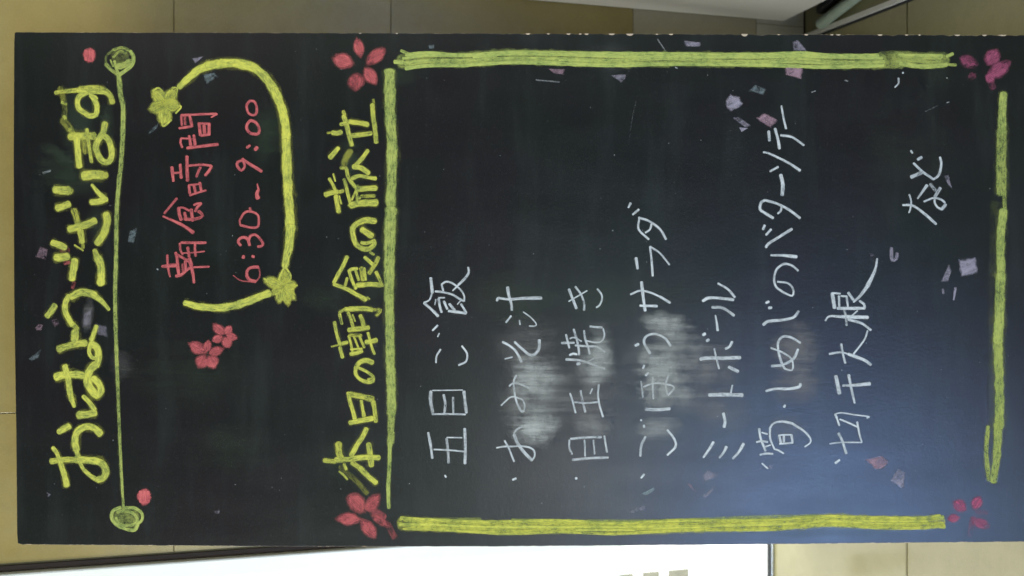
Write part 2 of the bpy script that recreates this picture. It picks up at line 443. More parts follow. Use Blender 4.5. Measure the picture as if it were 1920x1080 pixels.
# ------------------------------------------------------------------ chalk
class Chalk:
    """collects strokes and patches of chalk in board coordinates and links them as ONE mesh object"""
    def __init__(s): s.v=[]; s.f=[]; s.uv=[]; s.dens=[]; s.edge=[]; s.hw=[]; s.seed=[]; s.k=0
    def add(s, p, u, v, d, e, h, sd):
        s.v.append(p); s.uv.append((u, v)); s.dens.append(d); s.edge.append(e); s.hw.append(h); s.seed.append(sd)
        return len(s.v)-1
    def stroke(s, pts, w0, w1, d, z0=.00025, rough=True):
        P = [Vector((x, y)) for x, y in pts]
        if len(P) == 1: P.append(P[0] + Vector((1, 1)))
        # smooth curve through the points
        C = []
        Q = [P[0]*2-P[1]] + P + [P[-1]*2-P[-2]]
        for i in range(1, len(Q)-2):
            a, b, c, e = Q[i-1], Q[i], Q[i+1], Q[i+2]
            L = (c-b).length; m = max(2, int(L/3.5))
            for j in range(m):
                t = j/m
                C.append(.5*((2*b) + (c-a)*t + (2*a-5*b+4*c-e)*t*t + (3*b-a-3*c+e)*t**3))
        C.append(P[-1])
        # drop doubles
        D = [C[0]]
        for q in C[1:]:
            if (q-D[-1]).length > .4: D.append(q)
        if len(D) < 2: D.append(D[0]+Vector((1, 0)))
        # chalk end caps
        t0 = (D[1]-D[0]).normalized(); t1 = (D[-1]-D[-2]).normalized()
        cap0, cap1 = w0*.35, w1*.35
        D = [D[0]-t0*cap0] + D + [D[-1]+t1*cap1]
        L = [0]
        for a, b in zip(D, D[1:]): L.append(L[-1]+(b-a).length)
        T = L[-1]; sd = random.uniform(0, 90); z = z0 + (s.k % 14)*.00003; s.k += 1
        ph = random.uniform(0, 100); prev = None
        last_n = None
        for i, q in enumerate(D):
            a = D[max(0, i-1)]; b = D[min(len(D)-1, i+1)]
            t = (b-a)
            t = t.normalized() if t.length > 1e-6 else t1
            nv = Vector((-t.y, t.x))
            r = L[i]/T if T else 0
            w = w0 + (w1-w0)*r
            if rough:
                w *= 1 + .16*(mn.noise(Vector((L[i]*.07, ph, 0)))) + .05*mn.noise(Vector((L[i]*.35, ph, 5)))
            h = w*.5*1.14
            e = min(L[i], T-L[i])/(w*.42)
            c = q + nv*mn.noise(Vector((L[i]*.05, ph+9, 0)))*w*.05
            ids = []
            for v, zz in ((-1, 0), (0, .00012), (1, 0)):
                x, y = c + nv*h*v
                ids.append(s.add(loc(x, y, z+zz), L[i]+sd*3, v, d, e, h, sd))
            if prev:
                s.f.append((prev[0], ids[0], ids[1], prev[1])); s.f.append((prev[1], ids[1], ids[2], prev[2]))
            prev = ids
    def patch(s, poly, d, z0=.00025):
        P = [Vector(p) for p in poly]; c = sum(P, Vector((0, 0)))/len(P)
        sd = random.uniform(0, 90); z = z0 + (s.k % 14)*.00003; s.k += 1
        R = []
        for a, b in zip(P, P[1:]+P[:1]):
            m = max(1, int((b-a).length/4))
            for j in range(m): R.append(a + (b-a)*j/m)
        hw = sum((p-c).length for p in R)/len(R)
        ci = s.add(loc(c.x, c.y, z), sd*3 + c.x*.5+c.y*1.1, 0, d, 1, 0, sd)
        ids = []
        for p in R:
            q = c + (p-c)*(1.1 + .1*mn.noise(Vector((p.x*.12, p.y*.12, sd))))
            ids.append(s.add(loc(q.x, q.y, z), sd*3 + q.x*.5+q.y*1.1, 1, d, 1, 0, sd))
        for i in range(len(ids)): s.f.append((ci, ids[i], ids[(i+1) % len(ids)]))
    def petal(s, p0, p1, w, d):
        a = Vector(p0); b = Vector(p1); t = (b-a); n_ = Vector((-t.y, t.x)).normalized()
        out = []
        for k in range(9):
            r = k/8; out.append(a + t*r + n_*w*.5*math.sin(math.pi*r)**.7)
        for k in range(1, 8):
            r = 1-k/8; out.append(a + t*r - n_*w*.5*math.sin(math.pi*r)**.7)
        s.patch(out, d*.62)
        # scribbled body of the petal
        L = t.length; m = max(2, int(w/5))
        for j in range(m):
            o = (j+.5)/m*2-1
            k0 = .16+.2*abs(o); 
            s.stroke([a + t*k0 + n_*o*w*.30, a + t*.5 + n_*o*w*.38, a + t*(1-k0) + n_*o*w*.30], w/m*.85, w/m*.6, d*random.uniform(.6, .95))
    def build(s, name, mat, label=None):
        me = bpy.data.meshes.new(name); me.from_pydata([tuple(v) for v in s.v], [], s.f)
        me.materials.append(mat)
        uvl = me.uv_layers.new(name='UVMap')
        for lp in me.loops: uvl.data[lp.index].uv = s.uv[lp.vertex_index]
        for nm, arr in (('dens', s.dens), ('edge', s.edge), ('halfw', s.hw), ('seed', s.seed)):
            at = me.attributes.new(nm, 'FLOAT', 'POINT'); at.data.foreach_set('value', arr)
        for p in me.polygons: p.use_smooth = True
        bm = bmesh.new(); bm.from_mesh(me); 
        for f in bm.faces:
            if f.normal.z < 0: f.normal_flip()
        bm.to_mesh(me); bm.free(); me.update()
        o = bpy.data.objects.new(name, me); col.objects.link(o); place(o)
        if label: o['label'] = label
        return o

def parse(frame, text, mul=1.0, z0=.00025, ch=None, halo=0., dens=.95):
    """ 'width[:endwidth][@density] x,y x,y ...; ...' in the coordinates of an enlarged view (origin x, origin y, factor) """
    ox, oy, k = frame; ch = ch or Chalk()
    items = []
    for st_ in text.split(';'):
        t = st_.split()
        if len(t) < 2: continue
        h = t[0]; d = dens
        if '@' in h: h, dd = h.split('@'); d = float(dd)*dens
        ws = [float(q)*mul/k for q in h.split(':')]; w0, w1 = ws[0], ws[-1]
        pts = []
        for q in t[1:]:
            x, y = q.split(','); pts.append((ox+float(x)/k, oy+float(y)/k))
        items.append((pts, w0, w1, d))
    if halo:
        for pts, w0, w1, d in items:
            j = [(x+random.uniform(-1, 1)*1.5, y+random.uniform(-1, 1)*1.5) for x, y in pts]
            ch.stroke(j, w0*1.5, w1*1.5, halo*d, .00012)
    for pts, w0, w1, d in items: ch.stroke(pts, w0, w1, d, z0)
    return ch

A1=(80,150,8); A2=(80,285,8); A3=(80,420,8); A4=(80,555,8); A5=(80,690,8); A6=(80,790,8)
B1=(580,180,8); B2=(580,315,8); B3=(580,450,8); B4=(580,565,8); B5=(580,690,8); B6=(580,800,8)
R1=(290,180,8); R2=(290,290,8); R3=(290,410,8)
C1=(780,490,8); D1=(940,530,8); D2=(940,660,8); E1=(1400,780,8)
P=(0,0,1)
def T(c, r): return (480*c, 270*r, 4)

HEAD = [  # heading at the top of the board, heavy yellow
 ('す', A1, "100@.24 270,120 320,300;90@.3 320,300 335,450 330,560;120@.34 310,600 430,760;50@.9 290,335 355,360;62@.95 325,545 345,575;55:80@.8 190,190 350,170 560,150;95@.8 560,140 750,120 900,140 990,200 1030,270 1050,340;60 520,160 700,180 930,190 990,230;85 660,190 560,240 525,330 550,430 640,500 700,540;85 700,545 800,520 815,400 780,300 730,230;40 700,210 790,250 820,280"),
 ('ま', A1, "105 510,860 530,1050 555,1300;120@.85 410,850 560,840 780,840;100 940,650 910,780 830,920 800,1020 850,1150 920,1230 1000,1225 1040,1130 1030,1010 990,900 910,820;60@.85 670,740 680,860 700,980 735,1230;80@.6 410,740 470,810;90@.4 620,900 640,1000 650,1090"),
 ('い', A2, "155 620,355 780,345 900,350;120@.65 880,350 960,345;45:100 740,490 830,600 920,690;95 730,755 850,740 960,705"),
 ('ざ', A2, "140 190,565 300,575 390,580;110@.6 390,570 430,600;115@.9 220,840 310,815 400,780;100@.6 470,870 510,980 530,1060;100@.85 570,1180 590,1280 595,1350;50@.6 600,1350 610,1440;30@.8 480,1395 550,1440 610,1480;115 790,1030 640,1095 520,1130 400,1155;120 950,930 970,1020 950,1140 900,1260 820,1370"),
 ('ご', A3, "110 150,280 240,310 340,355;125@.95 200,500 290,500 380,480;115 490,540 465,680 445,830;70:140@.85 780,390 840,540;125 830,500 875,640 880,780 870,900"),
 ('う', A4, "100 70,300 130,230 190,140;50:120 1000,205 900,90 780,-10;120 790,-10 690,-45 560,-50 430,10;95 400,0 345,100 345,230 410,370 450,430;90@.7 470,430 520,500"),
 ('よ', A4, "125 490,530 485,660;110@.9 240,800 350,760 520,715 650,710;110 730,710 820,780 840,880 830,980 810,1050;60 760,620 710,750 700,850 740,920 790,930 830,880;75 810,450 770,560 730,660"),
 ('は', A5, "130 800,-50 720,20 680,130 690,260 770,370 830,410;110 830,410 880,340 850,240 760,150;125 200,140 300,110 450,95 600,110;100:95 340,-30 385,150 410,350 445,480;90:60 445,480 480,580;60:90 610,420 710,520 780,620;125 540,700 650,700 790,670"),
 ('お', A6, "115:90 400,70 330,110 240,160;115 870,190 790,110 660,75 550,130 495,210 490,330 510,430;80 510,440 540,530;55:80 565,620 620,720 730,820 830,880;115 830,875 920,840 950,740 910,650 820,600 600,575 500,575;90@.8 490,575 300,575 130,600;60:105 155,390 220,480 290,680 345,860 365,960"),
]
SUB = [  # second heading
 ('立', B1, "60@.7 510,230 530,290;75 515,300 560,440 600,590 640,740;80 350,550 420,560 480,540;35@.6 270,555 340,550;60 470,430 560,400;80 600,385 750,405 880,430;75 610,600 750,585 930,560;40@.6 960,50 965,110;75 945,130 960,300 985,500 1005,700"),
 ('献', B2, "70:95 440,-300 370,-220 310,-160;70 880,-260 780,-130 680,-20;100@.4 620,-260 540,-130 520,-50;55@.8 470,0 560,0;85 660,-20 780,0 890,80;60 560,20 590,150 690,290;65 640,160 750,120 860,140 1000,160;55 300,160 360,260 390,340;28 360,90 390,200;85 240,400 340,370 420,360;60@.8 450,360 510,340;75 400,420 425,560 440,660;26@.9 450,420 480,540;55 520,170 555,280 590,430 620,540;95 740,320 850,310 1000,300;60@.6 780,420 980,420;55@.85 720,440 760,450;110 620,560 800,525 1010,520;40 640,200 700,300 720,500;36@.9 730,260 640,480;40@.7 590,560 650,590"),
 ('の', B2, "95 990,800 850,780 720,830;85 720,830 655,900 665,1020 700,1140 800,1210 900,1210 970,1140 960,1090;55 960,1100 860,1130 780,1120;100 790,920 860,970 940,1020"),
 ('食', B3, "65 570,250 500,400 430,520 370,640;60:75 370,665 550,730 700,810 850,895;40@.8 870,860 900,890;55 590,470 640,435 720,430;50 600,480 640,600 700,730;45 690,440 740,600;80@.75 780,420 800,500 810,600;40 825,420 850,600;80 720,680 900,665 1070,675;55@.9 1000,480 1050,580 1100,690;60 830,260 900,320 970,380;40 910,185 970,220;70@.75 1035,260 990,360 900,500;45 570,570 540,680"),
 ('朝', B4, "55 380,310 410,480 460,650;60 460,690 500,840;55:45 455,190 490,340;80 550,120 700,110 850,110 940,125;55@.6 960,130 1070,130 1010,210;45@.8 450,170 540,110;55 585,170 630,280 660,400;28@.9 650,200 690,300;70@.95 765,210 800,300 815,390;80 590,430 750,410 890,395;30@.7 330,680 430,655;65 450,640 570,615;40 590,520 620,620 655,790;36@.9 670,530 740,700;45@.8 750,520 825,690;55@.6 600,510 780,515;65 620,790 720,770 790,745;34 620,720 790,710;75 850,610 930,600 1010,580;50:40 880,470 915,600 950,720 980,790"),
 ('の', B4, "85:70 950,920 850,885 750,920 700,1000;60 700,990 695,1080 750,1160 880,1215 960,1195;50 960,1190 960,1130 870,1060 750,1000;40@.8 880,1170 950,1150"),
 ('日', B5, "65 580,370 610,500 655,650 690,820;95@.85 600,390 750,420 950,470;55 780,490 820,720;75@.9 960,500 980,650 1000,800;85 610,820 780,785 950,755"),
 ('本', B6, "80 860,30 800,150 720,270 630,430;70@.8 220,500 390,520;90 400,490 600,490 800,460 1050,460;110@.8 440,250 450,400 480,470;50 520,560 555,640;36@.9 450,670 520,730 570,790;80@.20 460,600 600,720 720,830 870,1000;80@.9 640,540 750,610;90 760,620 880,740 1000,840;100 890,260 910,400 930,580"),
]
RED = [
 ('間', R1, "36 400,290 700,275 930,268;40:20 935,270 850,320;30 400,300 410,440;42@.6 455,320 460,430;42 525,290 560,440;36 370,485 470,470 570,452;42 490,780 700,755 950,725;38 400,640 390,700 415,770;32 400,635 520,640;42 520,600 545,740;42 590,590 610,730;32@.6 520,650 610,650;48 668,410 690,590;34 660,412 830,418;50@.8 740,440 750,560;46 820,420 820,570;36 700,595 830,575"),
 ('時', R2, "52 490,30 490,200 495,390;50:36 265,190 275,300 285,400;32 290,275 370,270;44 385,150 400,350;34 510,165 700,150 850,165;40 855,170 820,240 760,310;38 690,190 660,250 630,330;40 515,460 530,580;28 510,458 690,440;44 590,450 615,570;40 680,420 700,545;32 530,610 650,570 770,535"),
 ('食', R2, "34 335,655 240,770 150,880;30:56 130,925 300,1000 450,1075 580,1165;50 365,800 370,880 400,980;34 360,800 430,795 520,840;46@.8 450,870 480,980;48 550,820 570,990;40 700,730 640,790 610,850;32 590,755 640,735 700,728;46@.85 450,965 570,970 700,940 710,890 660,850"),
 ('朝', R3, "38 770,360 600,360 400,360;34 380,370 385,460 420,540;22 430,515 600,508 750,490;36 610,360 605,450 615,560;42 500,430 520,570;40:28 190,550 200,700 215,800 235,870;30:60 110,715 200,710;55 200,708 350,700;28 590,728 700,725 820,720;46 320,510 340,600 350,720 365,830;40 330,540 430,590 510,640;42 460,640 470,760;44 320,860 400,840 480,770 530,740;34@.6 420,680 425,790;56 520,600 550,700;50:36 550,700 580,850 592,960"),
]
TIME = [
 ('6', R3, "46 1555,725 1440,735 1390,780 1385,860 1430,920 1515,942;22@.7 1560,730 1578,800 1572,880 1520,940;14:26@.75 1180,850 1260,910 1350,938 1500,945"),
 (':', R3, "42 1335,560 1328,590;42 1465,562 1492,572"),
 ('3', R3, "42 1290,400 1252,350 1275,300 1340,280 1400,310 1425,400;40 1410,330 1440,260 1510,240 1570,290 1625,370 1605,410 1550,420"),
 ('0', R2, "32@.8 1310,930 1275,990 1290,1060;34 1290,1060 1400,1085 1500,1095 1555,1070 1562,960 1545,900 1480,862 1400,850 1340,880 1305,935;36@.8 1430,800 1440,840"),
 ('~', R2, "18:36 1540,440 1560,530;36:75 1555,530 1535,590 1550,650"),
 ('9', R2, "42 1345,80 1250,110 1240,170 1300,240 1352,180 1335,110 1320,60;40:46 1320,70 1440,150 1530,200 1605,250"),
 (':', R1, "38 1385,775 1430,742;52 1510,808 1540,770"),
 ('0', R1, "42 1440,365 1390,420 1382,490 1430,555 1500,572 1560,560 1568,480 1520,400 1440,365"),
 ('0', R1, "36 1430,75 1385,130 1388,210 1420,270 1490,290 1530,250 1530,150 1490,80 1430,75"),
]
t10=T(1,2); t13=T(1,3); t20=T(2,2); t23=T(2,3); t21=T(2,1); t30=T(3,0); t31=T(3,1); t32=T(3,2)
MENU = [
 ('飯', C1, "42 220,250 235,360 245,470;24 240,480 200,580 120,620;32:46 120,625 230,720 330,820;28 385,350 410,440;26 385,345 450,305 530,320 620,380 690,450 725,530 720,600;32:36 785,90 790,170 740,250 640,350;30:18 640,350 550,440;30 290,450 420,465 550,500 650,560 715,595;22@.8 298,570 285,650;24 340,548 430,545;34 340,560 360,680 385,765;34 420,600 470,715;34 500,640 580,730;38 490,745 620,760 750,780;32 675,640 755,770;18 670,590 620,645"),
 ('ご', t10, "14 1325,318 1362,280;10 1375,340 1363,365;12 1385,460 1355,510 1350,560;14 1545,435 1582,490 1575,550 1520,578"),
 ('目', t10, "24@.7 1312,775 1310,850 1325,930;8 1325,768 1550,765;18@.8 1408,800 1420,870 1412,940;16@.7 1478,820 1480,945;22@.8 1560,775 1568,850 1578,935;14 1322,945 1450,945 1570,948"),
 ('五', t13, "22@.85 1565,-25 1570,100 1568,235;18 1292,5 1310,100 1322,195;18@.8 1430,50 1440,140 1445,230;10 1432,40 1545,42;12 1335,130 1450,135 1560,145"),
 ('・', t13, "13 1418,325 1425,338"),
 ('汁', C1, "50:36@.9 1375,390 1390,500 1430,640 1440,730;36 1215,590 1230,550;34:48@.9 1230,550 1400,570 1600,555 1880,550;28 1425,820 1350,915;22 1553,885 1560,950;20 1610,760 1720,840 1800,930 1790,968 1700,970"),
 ('そ', D1, "34 20,890 100,930 200,1010 260,1100 300,1190;34:44 200,890 320,1000 420,1080 500,1075 560,1000 572,930 570,860;20 55,1142 165,1115"),
 ('み', D2, "30@.9 225,350 190,420 190,540 210,680 250,800 300,890;24@.9 340,880 350,800 320,720 250,690 190,670 130,680 60,740 0,800;36 300,890 340,885;28@.9 120,510 180,465 280,480 440,550"),
 ('お', t23, "12 -115,118 -60,108 0,108 60,105 130,115 165,140 170,180 150,212;22@.85 150,212 90,150 40,80 15,20;16@.7 15,20 30,-15 90,-40 175,-10;13 -55,65 -20,130 15,220"),
 ('・', t23, "15 5,358 30,348"),
 ('き', D1, "40 1015,100 1060,220 1125,385;32@.85 1110,60 1190,170 1240,300 1240,410;20 1010,280 1150,200 1285,120;26 1440,95 1500,170 1510,250 1470,340 1425,370"),
 ('焼', D1, "30 970,780 1000,900 1018,975;34@.85 905,905 1090,900;34@.8 1085,700 1130,850 1160,1000 1165,1080;24@.8 1030,840 1090,820 1200,880;32@.75 1240,720 1260,850 1300,960 1325,1070;30@.8 1110,940 1300,955 1430,960 1550,1040;24 1270,870 1400,895 1500,880 1545,790 1525,690;28 1510,672 1400,665 1330,655;34 1025,1085 1080,1065 1130,1075;36:30@.85 970,1150 1180,1165 1300,1200;32@.8 1300,1200 1450,1260 1550,1290;20@.6 1300,1180 1390,1135;40 1138,1222 1178,1212"),
 ('玉', D2, "26 1030,620 1070,740 1112,910;34@.6 1190,580 1210,700 1260,900;28@.9 1460,490 1450,650 1480,830 1525,970;28@.8 1100,750 1250,765 1460,750;20 1365,550 1330,625"),
 ('目', t23, "16@.9 440,50 550,40 670,38;14@.9 430,60 430,120 450,165;14@.8 545,60 548,180;12@.8 610,60 620,165;15 692,30 712,150;18@.75 455,208 580,195 720,190"),
 ('・', t23, "18 481,343 483,351"),
 ('ダ', t21, "20:12 888,445 872,478;14:18 905,530 950,492;16 950,552 1030,580 1110,640 1155,715;15 955,555 950,640 1025,715;14 1045,600 1035,640 1000,665"),
 ('ラ', t21, "20 930,855 942,935;16 1035,770 1045,860 1055,990;14 1035,770 1110,820 1180,905"),
 ('サ', t20, "22 970,-45 985,80 998,170;14 890,48 960,20 1040,35 1120,70;20:16 1110,65 1185,110;18 960,132 1088,136"),
 ('う', t20, "20:16 1035,490 990,410 1010,360 1080,345 1150,380 1188,435;20 925,432 948,420"),
 ('ぼ', t20, "14 990,580 982,603;17 1002,655 1022,635;14@.7 968,700 975,760 982,820;14 1055,670 1055,750 1060,830;15@.75 1175,650 1152,720 1165,800;13 985,740 1060,715 1150,720 1215,745 1170,805;24@.85 1002,908 1100,912 1182,905"),
 ('ご', t20, "14 966,988 970,994;18 988,1030 992,1042;18@.9 1000,1115 970,1180 962,1260;17 1165,1065 1215,1130 1225,1190 1165,1252"),
 ('・', t23, "12:16 968,345 990,318"),
 ('ル', t20, "16 1545,-35 1620,10 1670,70;22 1660,88 1550,75 1470,75 1430,98;20@.85 1500,145 1580,150 1665,205"),
 ('ー', t20, "10:22@.9 1525,205 1535,260 1542,318"),
 ('ボ', t20, "22 1432,352 1448,342;22 1460,398 1475,388;26@.9 1412,535 1450,525 1600,525 1710,522;14@.85 1515,455 1535,540 1552,605;18 1650,402 1630,440 1600,455;24@.8 1625,592 1695,625"),
 ('ト', t20, "28@.85 1478,802 1600,800 1728,802;14 1652,730 1640,788"),
 ('ー', t20, "22 1585,940 1597,1000 1590,1042"),
 ('ミ', t23, "22:14 1510,75 1470,140 1435,190;22:14 1607,110 1585,155 1555,192;22:14 1735,88 1700,150 1655,200"),
 ('ー', T(3,0), "12:17 100,795 115,880 135,965"),
 ('テ', T(3,0), "20 5,985 10,1055;20 52,965 75,1050 85,1115;16 95,1015 180,1030 268,1090"),
 ('ソ', t31, "14:20 -35,62 0,68 60,95 150,140 240,198;16 15,205 75,172"),
 ('ー', t31, "26 95,232 110,300 105,382"),
 ('タ', t31, "18 -20,422 60,445 150,490 240,555;20 -25,422 -52,440 -60,490 -20,520 38,555;14 100,475 95,500 72,522"),
 ('バ', t31, "17 -25,610 -38,640;16 22,640 -15,682;20 178,638 90,692 0,750 -15,775;14:26 20,835 100,835 212,845"),
 ('の', t31, "16 225,950 180,912 120,900 65,940 45,1010 60,1070 110,1110;14 110,1110 180,1138 188,1090 150,1045 70,1033"),
 ('じ', t32, "18 5,102 -15,112;20 5,150 25,147;24:18 -35,275 0,250 100,240 190,220 228,175"),
 ('め', t32, "18 240,410 170,370 110,365 75,410 80,490 110,580 130,608;14 130,608 180,615 185,560 160,515 90,475 22,450;20 225,460 190,530 110,575 28,585"),
 ('し', t32, "16:24 -15,772 60,755 160,755 235,740 240,720"),
 ('・', t32, "13:20 128,878 120,892"),
 ('筍', E1, "34:28 350,180 350,330 390,440 420,500;28:36 350,180 400,110 530,80 680,110;36:24 680,110 850,220 950,330 950,400 870,460;26 430,500 480,515 550,560;34@.8 485,290 515,410;24 480,290 570,278;34@.8 555,295 555,385;24 570,280 670,280;36@.85 670,285 685,390;26 490,415 580,410 690,400;35 185,190 210,340 280,520;24 225,245 310,270;28 145,390 220,375 310,388;24 275,462 355,435;30 200,580 300,560 390,567"),
 ('・', E1, "22 230,710 315,785"),
 ('切', E1, "38 1375,260 1430,370 1490,560;22 1245,415 1400,395 1725,395;26:30 1725,392 1690,280 1655,90;24:30 1395,48 1500,90 1665,165;28 1345,20 1385,140;32 1325,-25 1350,30;20 1320,-30 1420,-48 1600,-22;20 1600,-22 1840,10 1800,28"),
 ('・', E1, "32 1328,705 1390,658"),
 ('干', t32, "28@.9 508,662 535,790;22:15 605,652 625,760 648,862;16:28 560,732 660,728 762,718"),
 ('大', t32, "15 460,495 540,482 600,495;22 600,495 720,540 770,575;16 548,420 560,490 578,562;13 745,320 720,390 640,495"),
 ('根', t32, "12:22 430,245 460,212 560,215;26 560,215 650,218 748,220;17@.7 565,150 580,200 588,280;18 600,235 700,265 770,315;12@.8 670,170 610,225;26 482,40 490,100 498,150;14 482,38 540,42;16 530,60 533,138;16@.9 588,65 597,138;14 545,60 590,62;22 520,152 620,152 722,152;18 722,150 718,122 685,97;20 600,35 638,88;12:32 818,-220 800,-130 745,-15;30:14 745,-15 690,60 640,105"),
 ('ど', t31, "14 1070,50 1082,68;22 1122,116 1150,100;17 1090,145 1160,210 1240,265;18 1240,265 1280,230 1298,150 1288,100;28@.7 1072,248 1155,212"),
 ('な', t31, "14:12 1058,380 1072,430 1065,490 1055,515;16:20 1010,458 1090,465 1180,530 1258,600;24:12@.8 1190,310 1120,410;24@.7 1290,330 1248,400;16 1250,400 1248,440 1270,475 1300,490;24@.85 1300,490 1330,455;14 1325,440 1300,418 1240,405 1170,432;24@.4 1215,300 1260,355"),
]
for chs, fr, s in HEAD: parse(fr, s, .95, halo=.16, dens=.92).build('chalk_character', M['yellow'], 'thick yellow chalk character '+chs)
for chs, fr, s in SUB: parse(fr, s, .94, halo=.12, dens=.84).build('chalk_character', M['yellow'], 'yellow chalk character '+chs)
for chs, fr, s in RED: parse(fr, s, 1.05, halo=.05, dens=.88).build('chalk_character', M['red'], 'red chalk character '+chs)
for chs, fr, s in TIME:
    nm = 'chalk_character' if chs in ':~' else 'chalk_numeral'
    parse(fr, s, 1.05, halo=.05, dens=.92).build(nm, M['red'], ('red chalk mark ' if chs in ':~' else 'red chalk numeral ')+chs)
for chs, fr, s in MENU:
    if chs == '・': parse(fr, s, 1.1, dens=1.0).build('bullet_mark', M['white'], 'white chalk bullet mark')
    else: parse(fr, s, 1.05, halo=.06, dens=.80).build('chalk_character', M['white'], 'white chalk character '+chs)

def bits(frame, text, name, mat, dens, label=None):
    for one in text.split(';'): parse(frame, one, dens=dens).build(name, mat, label)
# ruled lines
parse(P, "9.5:8 223,142 226,175 231,205 230,260 227,310 223,345 219,400 218,480;8:7 218,480 216,560 218,640 221,720;6.5:5 221,715 224,800 227,870 232,955", halo=.1, dens=.72).build('chalk_line', M['green'], 'thin yellow-green line under the heading')
def band(pts, wd, n_, mat, label, dens=.9, seed=1, name='chalk_bar'):
    rr = random.Random(seed); ch = Chalk()
    ch.stroke(pts, wd*.92, wd*.92, dens*.5, .0001)
    for k in range(n_):
        o = ((k+.5)/n_*2-1)*wd*.40
        a = rr.uniform(-4, 10); b = rr.uniform(-6, 10)
        q = []
        for i, (x, y) in enumerate(pts):
            dx = a if i == 0 else (-b if i == len(pts)-1 else 0)
            q.append((x+dx, y+o+rr.uniform(-1, 1)*wd*.085))
        ch.stroke(q, wd/n_*rr.uniform(.8, 1.25), wd/n_*rr.uniform(.8, 1.25), dens*rr.uniform(.66, 1.05))
    for k in range(10 if pts[-1][0]-pts[0][0] > 300 else 0):
        x0 = rr.uniform(pts[0][0]+20, pts[-1][0]-120); L = rr.uniform(40, 140)
        def yy(x):
            for (xa, ya), (xb, yb) in zip(pts, pts[1:]):
                if x <= xb: return ya+(yb-ya)*(x-xa)/(xb-xa)
            return pts[-1][1]
        o = rr.uniform(-.36, .36)*wd
        ch.stroke([(x0, yy(x0)+o), (x0+L/2, yy(x0+L/2)+o+rr.uniform(-1, 1)), (x0+L, yy(x0+L)+o)], wd*.16, wd*.12, dens)
    return ch.build(name, mat, label)
band([(752,116),(800,112),(870,112),(960,107),(1060,109),(1150,112),(1250,111),(1350,112),(1440,112),(1500,112),(1560,115),(1655,115)], 32, 5, M['green'], 'thick yellow chalk bar down the right of the menu', .98, 2)
band([(1680,111),(1720,112),(1745,113),(1772,113)], 32, 4, M['green'], 'yellow-green stub of the right chalk bar', .9, 5)
bits(P, "20@.42 1652,106 1690,106;16@.5 1650,121 1690,122;7 1775,106 1786,101;6@.7 1775,121 1792,122;8 740,116 756,117;6@.9 752,95 768,102", 'chalk_streak', M['green'], .9)
band([(752,981),(820,984),(900,987),(960,989),(1050,988),(1150,989),(1230,988),(1300,986),(1440,983),(1500,980),(1560,976),(1640,980),(1720,980),(1765,978)], 29, 5, M['yellow'], 'thick yellow chalk bar down the left of the menu', .98, 3)
bits(P, "9@.55 960,976 1100,978 1250,977 1400,971 1530,968;9@.4 770,975 900,974;7 1755,970 1768,969;7 1760,987 1771,988", 'chalk_streak', M['green'], .8)
parse(P, "21:19 731,134 731,200 735,270 735,330 732,385;22:19 733,392 731,450 730,520 729,560;17:18 730,555 731,620 732,680 734,740 734,775;15:10@.85 734,770 733,800 731,835;8:7 731,830 730,880 728,910 729,952;7@.7 737,810 736,830", halo=.1, dens=.80).build('chalk_bar', M['green'], 'yellow-green chalk bar across the top of the menu')
parse(P, "14:17 1881,176 1879,200 1878,250;20@.8 1878,245 1877,300 1877,362;8@.7 1882,360 1884,400;16 1881,395 1876,440 1876,520;19:20 1876,515 1873,600 1870,640;18 1870,635 1873,700 1874,760 1873,800;17:13@.9 1872,795 1868,860 1862,903;9@.75 1852,800 1849,850 1854,900;18@.07 1866,380 1863,500 1861,640 1863,800", halo=.12, dens=.82).build('chalk_bar', M['green'], 'yellow-green chalk bar across the bottom of the menu')

# speech bubble outline
parse(P, "11:17 336,164 350,150 370,133 395,122;17:18 390,124 425,118 455,121 480,130 500,148 516,172;17 514,168 528,200 535,235 537,270;17:19 537,265 539,330 542,380 545,430;19:13 545,425 543,455 538,480 534,500", halo=.12, dens=.95).build('bubble_outline', M['yellow'], 'thick yellow curved chalk outline around the red time')
parse(P, "12:15 347,568 375,575 412,577 450,571;15:14 448,571 480,559 505,549", halo=.1, dens=1.0).build('bubble_outline', M['yellow'], 'short yellow curved tail of the chalk outline')

def blossom(frame, petals, mat, label, dens=.9, name='chalk_blossom', extra=None):
    ox, oy, k = frame; ch = Chalk()
    for p in petals:
        x0, y0, x1, y1, wd = p[:5]; d = p[5] if len(p) > 5 else 1
        ch.petal((ox+x0/k, oy+y0/k), (ox+x1/k, oy+y1/k), wd/k*1.05, d*dens)
    if extra: parse(frame, extra, ch=ch, dens=dens)
    return ch.build(name, mat, label)
blossom(T(0,0), [(1135,665,1250,790,110),(1330,650,1230,790,100),(1362,805,1210,770,110),(1225,955,1245,780,120),(1105,820,1260,790,110)], M['yellow'], 'yellow chalk blossom at the start of the outline', .9, extra="14@.9 1150,680 1190,660 1230,700;14@.9 1290,660 1330,660 1320,720;14 1300,790 1360,800 1320,850;16 1215,850 1225,945 1285,900")
blossom((480,540,4), [(215,-155,205,0,95),(50,-75,210,0,95),(320,-20,190,-10,95),(165,130,200,-20,80),(245,145,215,-20,80),(300,95,215,-20,70),(110,60,200,-20,70)], M['yellow'], 'yellow chalk blossom at the foot of the outline', .85, extra="16 170,-60 215,-150 260,-90 230,-30 180,-40;14 60,-70 130,-40;14 310,-20 250,10")
blossom(T(1,0), [(568,430,740,485,120),(755,280,790,440,85),(972,362,825,485,105),(808,500,905,640,100),(755,540,745,690,130)], M['red'], 'red chalk blossom near the board edge', .88)
